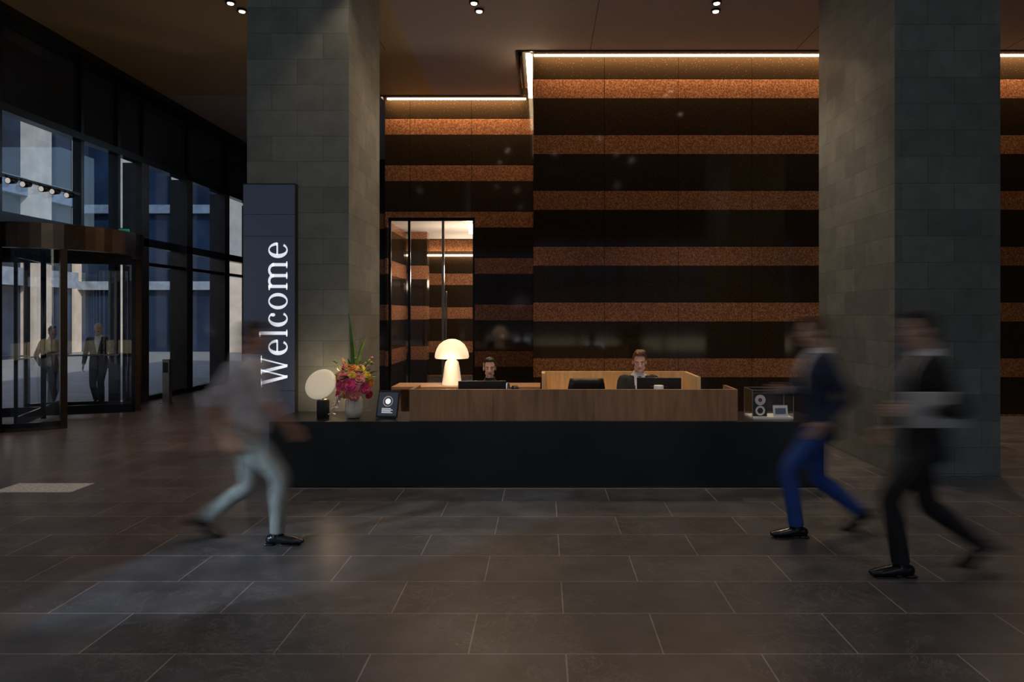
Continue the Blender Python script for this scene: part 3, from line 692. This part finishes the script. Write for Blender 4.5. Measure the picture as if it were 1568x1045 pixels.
def person(name,loc,heading,pose,cl,scale=1.0,blur=0):
    hip=V(pose.get('hip',(0,0,.92))); lean=pose.get('lean',0); twist=pose.get('twist',0)
    TM=Matrix.Translation(hip)@Matrix.Rotation(lean,4,'Y')@Matrix.Rotation(twist,4,'Z')
    TI=TM.inverted(); fem=cl.get('fem',False)
    fin=B()
    def add(me,matk,mtx=None,fn=None):
        if mtx is not None: me.transform(mtx)
        base=len(fin.bm.faces)
        if isinstance(matk,list):
            mp=[]
            for m in matk:
                if m not in fin.mats: fin.mats.append(m)
                mp.append(fin.mats.index(m))
        else: d=fin.mi(matk)
        fin.bm.from_mesh(me); fin.bm.faces.ensure_lookup_table()
        for i in range(base,len(fin.bm.faces)):
            f=fin.bm.faces[i]; f.smooth=True
            if isinstance(matk,list): f.material_index=mp[min(f.material_index,len(mp)-1)]
            else:
                k=fn(f) if fn else None
                f.material_index=fin.mi(k) if k else d
    sw=.92 if fem else 1.0
    q=B()
    jack=cl.get('jacket',True); hem=-.14 if jack else -.04
    ex=.012 if jack else 0
    prof=[(hem,.172+ex,.128+ex),(0,.168+ex,.122+ex),(.12,.150+ex,.106+ex),(.25,.165+ex,.115+ex),(.37,.185+ex,.122+ex),(.45,.180,.108),(.505,.115,.078),(.545,.066,.062)]
    q.tube([TM@V((0.01*math.sin(z*6),0,z)) for z,a,b in prof],[(a*sw,b) for z,a,b in prof],fw=TM.to_3x3()@V((1,0,0)),seg=24,round_ends=False)
    arms={}
    for s_,side in ((1,'L'),(-1,'R')):
        sh=TM@V((0,s_*.172*sw,.462)); w=V(pose['wrist'+side]); pole=V(pose.get('pole'+side,(-.8,s_*.35,-.3)))
        e,w=ik(sh,w,.295,.255,pole); arms[side]=(sh,e,w)
        q.ell(sh,(.064+ex*.4,.060+ex*.3,.062),'white')
        end=w if not cl.get('short') else e.lerp(w,.15)
        r3=.036 if not cl.get('short') else .05
        inn=TM@V((0,s_*.09*sw,.44))
        q.tube([inn,sh,sh.lerp(e,.5),e,e.lerp(end,.5) if not cl.get('short') else e.lerp(end,.5),end],[.06,.060+ex*.3,.053+ex*.2,.047+ex*.2,.043+ex*.2,r3],seg=14,round_ends=False)
    top=cl['top']
    def shirtfn(f):
        if not cl.get('vneck'): return None
        c=TI@f.calc_center_median(); n=TI.to_3x3()@f.normal
        if n.x>.1 and c.z>.17 and abs(c.y)<min(.062,(c.z-.17)*.21):
            if cl.get('tie') and abs(c.y)<.021 and c.z<.52: return cl['tie']
            return cl['vneck']
        if c.z>.525 : return cl['vneck']
        return None
    add(remesh(q,.009,3),top,fn=shirtfn)
    q=B(); col=cl.get('vneck') or top
    q.tube([TM@V((-.008,0,.50)),TM@V((-.004,0,.565))],[(.076,.072),(.062,.062)],fw=TM.to_3x3()@V((1,0,0)),seg=20,round_ends=False)
    mm=list(q.mats); add(q.mesh('c'),col)
    q=B()
    q.tube([TM@V((0,0,.06)),TM@V((0,0,-.02)),hip+V((0,0,-.10))],[(.158,.112),(.172,.122),(.150,.115)],fw=V((1,0,0)),seg=22)
    for s_,side in ((1,'L'),(-1,'R')):
        hj=hip+V((0,s_*.088,-.03)); an=V(pose['ankle'+side]); kn,an=ik(hj,an,.435,.425,V(pose.get('kpole'+side,(1,0,0.15))))
        q.tube([hj,hj.lerp(kn,.5),kn,kn.lerp(an,.35),kn.lerp(an,.7),an+V((0,0,.0))],[.092,.082,.066,.064,.058,.056],seg=16,round_ends=False)
        f=pose.get('pitch'+side,0)
        FM=Matrix.Translation(an)@Matrix.Rotation(f,4,'Y')
        qq=B(); 
        qq.tube([(-.055,0,-.045),(.0,0,-.04),(.07,0,-.048),(.14,0,-.055),(.185,0,-.06)],[(.034,.036),(.037,.042),(.042,.032),(.043,.024),(.030,.017)],fw=V((0,0,1)),seg=16)
        qq.tube([(-.01,0,-.04),(-.015,0,.03)],[.036,.036],seg=14)
        me=remesh(qq,.006,2)
        for v in me.vertices:
            v.co.z=max(v.co.z,-.08)
        add(me,'shoe',FM)
        qq=B(); qq.box((-.09,-.036,-.086),(-.02,.036,-.072),'shoe',bev=.005); qq.box((.03,-.042,-.086),(.17,.042,-.078),'shoe',bev=.003); add(qq.mesh('s'),'shoe',FM)
    add(remesh(q,.010,3),cl['bottom'])
    for s_,side in ((1,'L'),(-1,'R')):
        sh,e,w=arms[side]; d=(w-e).normalized(); th=V(pose.get('thumb'+side,(1,0,0)))
        add(make_hand(s_,pose.get('curl',.45)),cl['skin'],basis(d,th,w+d*.015))
        q=B()
        if cl.get('short'):
            q.tube([e,e.lerp(w,.35),w+d*.02],[.038,.040,.026],seg=14); add(remesh(q,.007,2),cl['skin'])
        else:
            q.tube([w-d*.03,w+d*.014],[.030,.029],seg=16,round_ends=False); add(q.mesh('cuff'),cl.get('vneck') or top)
    hp=TM@V((.045,0,.685)); 
    HM=Matrix.Translation(hp)@Matrix.Rotation(pose.get('yaw',0),4,'Z')@Matrix.Rotation(pose.get('nod',0),4,'Y')@Matrix.Scale(.96,4)
    for me,k in make_head(fem,cl['skin'],cl['hair'],cl.get('style')): add(me,k,HM)
    if 'extra' in cl: cl['extra'](add,arms,TM)
    me=bpy.data.meshes.new(name); fin.bm.to_mesh(me); fin.bm.free()
    for m in fin.mats: me.materials.append(m)
    if not me.uv_layers: me.uv_layers.new()
    o=bpy.data.objects.new(name,me); scene.collection.objects.link(o)
    o.location=loc; o.rotation_euler[2]=heading; o.scale=(scale,)*3
    if blur:
        co=[v.co.copy() for v in me.vertices]
        def wgt(c):
            t=max(0,min(1,c.z/.95)); w=t*t*(3-2*t)
            if c.x<-.05 and c.z<.75: w=max(w,min(1.2,(-c.x-.05)*2.6))
            return w
        W=[wgt(c) for c in co]
        o.shape_key_add(name='Basis'); k=o.shape_key_add(name='stride')
        bk=me.shape_keys.key_blocks
        for i,c in enumerate(co):
            bk[0].data[i].co=c-V((blur*W[i],0,0)); bk[1].data[i].co=c+V((blur*W[i],0,0))
        k.value=0; k.keyframe_insert('value',frame=0); k.value=1; k.keyframe_insert('value',frame=2)
        for fc in me.shape_keys.animation_data.action.fcurves:
            for kp in fc.keyframe_points: kp.interpolation='LINEAR'
    return o
PI=math.pi
person('walking_man_in_light_shirt',(-2.28,5.52,0),0,
  dict(hip=(0,0,.875),lean=.02,ankleR=(.27,-.09,.087),pitchR=-.0,ankleL=(-.36,.09,.150),pitchL=.55,wristL=(.24,.20,.86),wristR=(-.04,-.24,.86),thumbL=(.3,0,1),nod=.12,curl=.5),
  dict(top='shirt_lav',bottom='trouser_grey',skin='skin2',hair='hair_dark',jacket=False,short=True),1.0,blur=.19)
person('walking_man_in_blue_trousers',(2.18,5.70,0),PI,
  dict(hip=(0,0,.885),lean=.0,ankleL=(.20,.09,.087),ankleR=(-.36,-.09,.15),pitchR=.55,wristR=(.20,-.16,1.10),wristL=(.05,.25,.90),thumbR=(0,.2,1),nod=.1),
  dict(top='suit_navy',bottom='trouser_blue',skin='skin',hair='hair_brown',vneck='shirt_white'),1.02,blur=.17)
def folder(add,arms,TM):
    q=B(); sh,e,w=arms['L']; c=w+V((-.08,.045,.0))
    q.box(c+V((-.20,-.012,-.10)),c+V((.16,.012,.12)),'folder',bev=.004); add(q.mesh('f'),'folder')
person('walking_man_in_black_suit',(2.58,4.86,0),PI,
  dict(hip=(0,0,.885),lean=.0,ankleL=(.20,.09,.087),ankleR=(-.40,-.09,.16),pitchR=.58,wristL=(.20,.24,1.08),wristR=(.12,-.22,.90),thumbL=(0,-.2,1),nod=.05,curl=.8),
  dict(top='suit_black',bottom='suit_black',skin='skin',hair='hair_dark',vneck='shirt_white',tie='tie',extra=folder),1.04,blur=.19)
seat=lambda z,dx=0: dict(hip=(0,0,z),ankleL=(.36,.12,.087),ankleR=(.36,-.12,.087),kpoleL=(.5,0,1),kpoleR=(.5,0,1))
p=seat(.505); p.update(lean=.14,wristL=(.42,.13,.80),wristR=(.42,-.13,.80),poleL=(-.3,.6,-1),poleR=(-.3,-.6,-1),thumbL=(0,-1,0),thumbR=(0,1,0),nod=.24,yaw=-.1)
person('seated_receptionist_man',(1.10,8.36,0),-PI/2,p,dict(top='suit_black',bottom='suit_black',skin='skin',hair='hair_brown',vneck='shirt_white',tie='suit_black'),1.02)
p=seat(.49); p.update(lean=.05,wristL=(.40,.13,.80),wristR=(.40,-.13,.80),poleL=(-.3,.6,-1),poleR=(-.3,-.6,-1),thumbL=(0,-1,0),thumbR=(0,1,0),nod=.08,yaw=.1)
person('seated_receptionist_woman',(-.63,8.50,0),-PI/2,p,dict(top='suit_black',bottom='suit_black',skin='skin',hair='hair_dark',fem=True),.95)
person('visitor_in_dark_suit',(-8.6,13.9,0),-1.25,dict(hip=(0,0,.90),lean=.0,ankleL=(.16,.09,.087),ankleR=(-.16,-.09,.10),pitchR=.15,wristL=(.02,.27,.86),wristR=(.04,-.27,.86),yaw=.2),
  dict(top='suit_black',bottom='suit_black',skin='skin',hair='hair_grey',style='bald',vneck='shirt_white'),.92)
person('visitor_in_tan_jacket',(-9.35,13.65,0),-.6,dict(hip=(0,0,.90),lean=.05,ankleL=(-.18,.09,.10),pitchL=.2,ankleR=(.18,-.09,.087),wristL=(.2,.2,1.1),wristR=(.12,-.25,.9)),
  dict(top='tan',bottom='jeans',skin='skin2',hair='hair_dark',jacket=True),.89)

# ---------------------------------------------------------------- world, sun, camera
w=bpy.data.worlds.new('world'); scene.world=w; w.use_nodes=True; nt=w.node_tree; bg=nt.nodes['Background']
sky=nt.nodes.new('ShaderNodeTexSky'); sky.sky_type='NISHITA'; sky.sun_disc=False; sky.sun_elevation=math.radians(35); sky.sun_rotation=math.radians(140)
nt.links.new(sky.outputs[0],bg.inputs[0]); bg.inputs[1].default_value=.22
s=bpy.data.lights.new('sun','SUN'); s.energy=2.8; s.angle=math.radians(1.5); s.color=(1,.93,.82)
so=bpy.data.objects.new('sun',s); scene.collection.objects.link(so); so.location=(20,-20,20)
so.rotation_euler=Vector((-.55,.60,-.58)).to_track_quat('-Z','Y').to_euler()
cam=bpy.data.cameras.new('camera'); co=bpy.data.objects.new('camera',cam); scene.collection.objects.link(co); scene.camera=co
co.location=(0,0,H); co.rotation_euler=(PI/2,0,0); cam.sensor_width=36; cam.lens=F/1568*36; cam.shift_x=-48/1568; cam.shift_y=-40.5/1568; cam.clip_end=300
scene.view_settings.view_transform='Standard'
scene.render.use_motion_blur=True; scene.render.motion_blur_shutter=1.0
scene.frame_start=0; scene.frame_end=2; scene.frame_set(1)
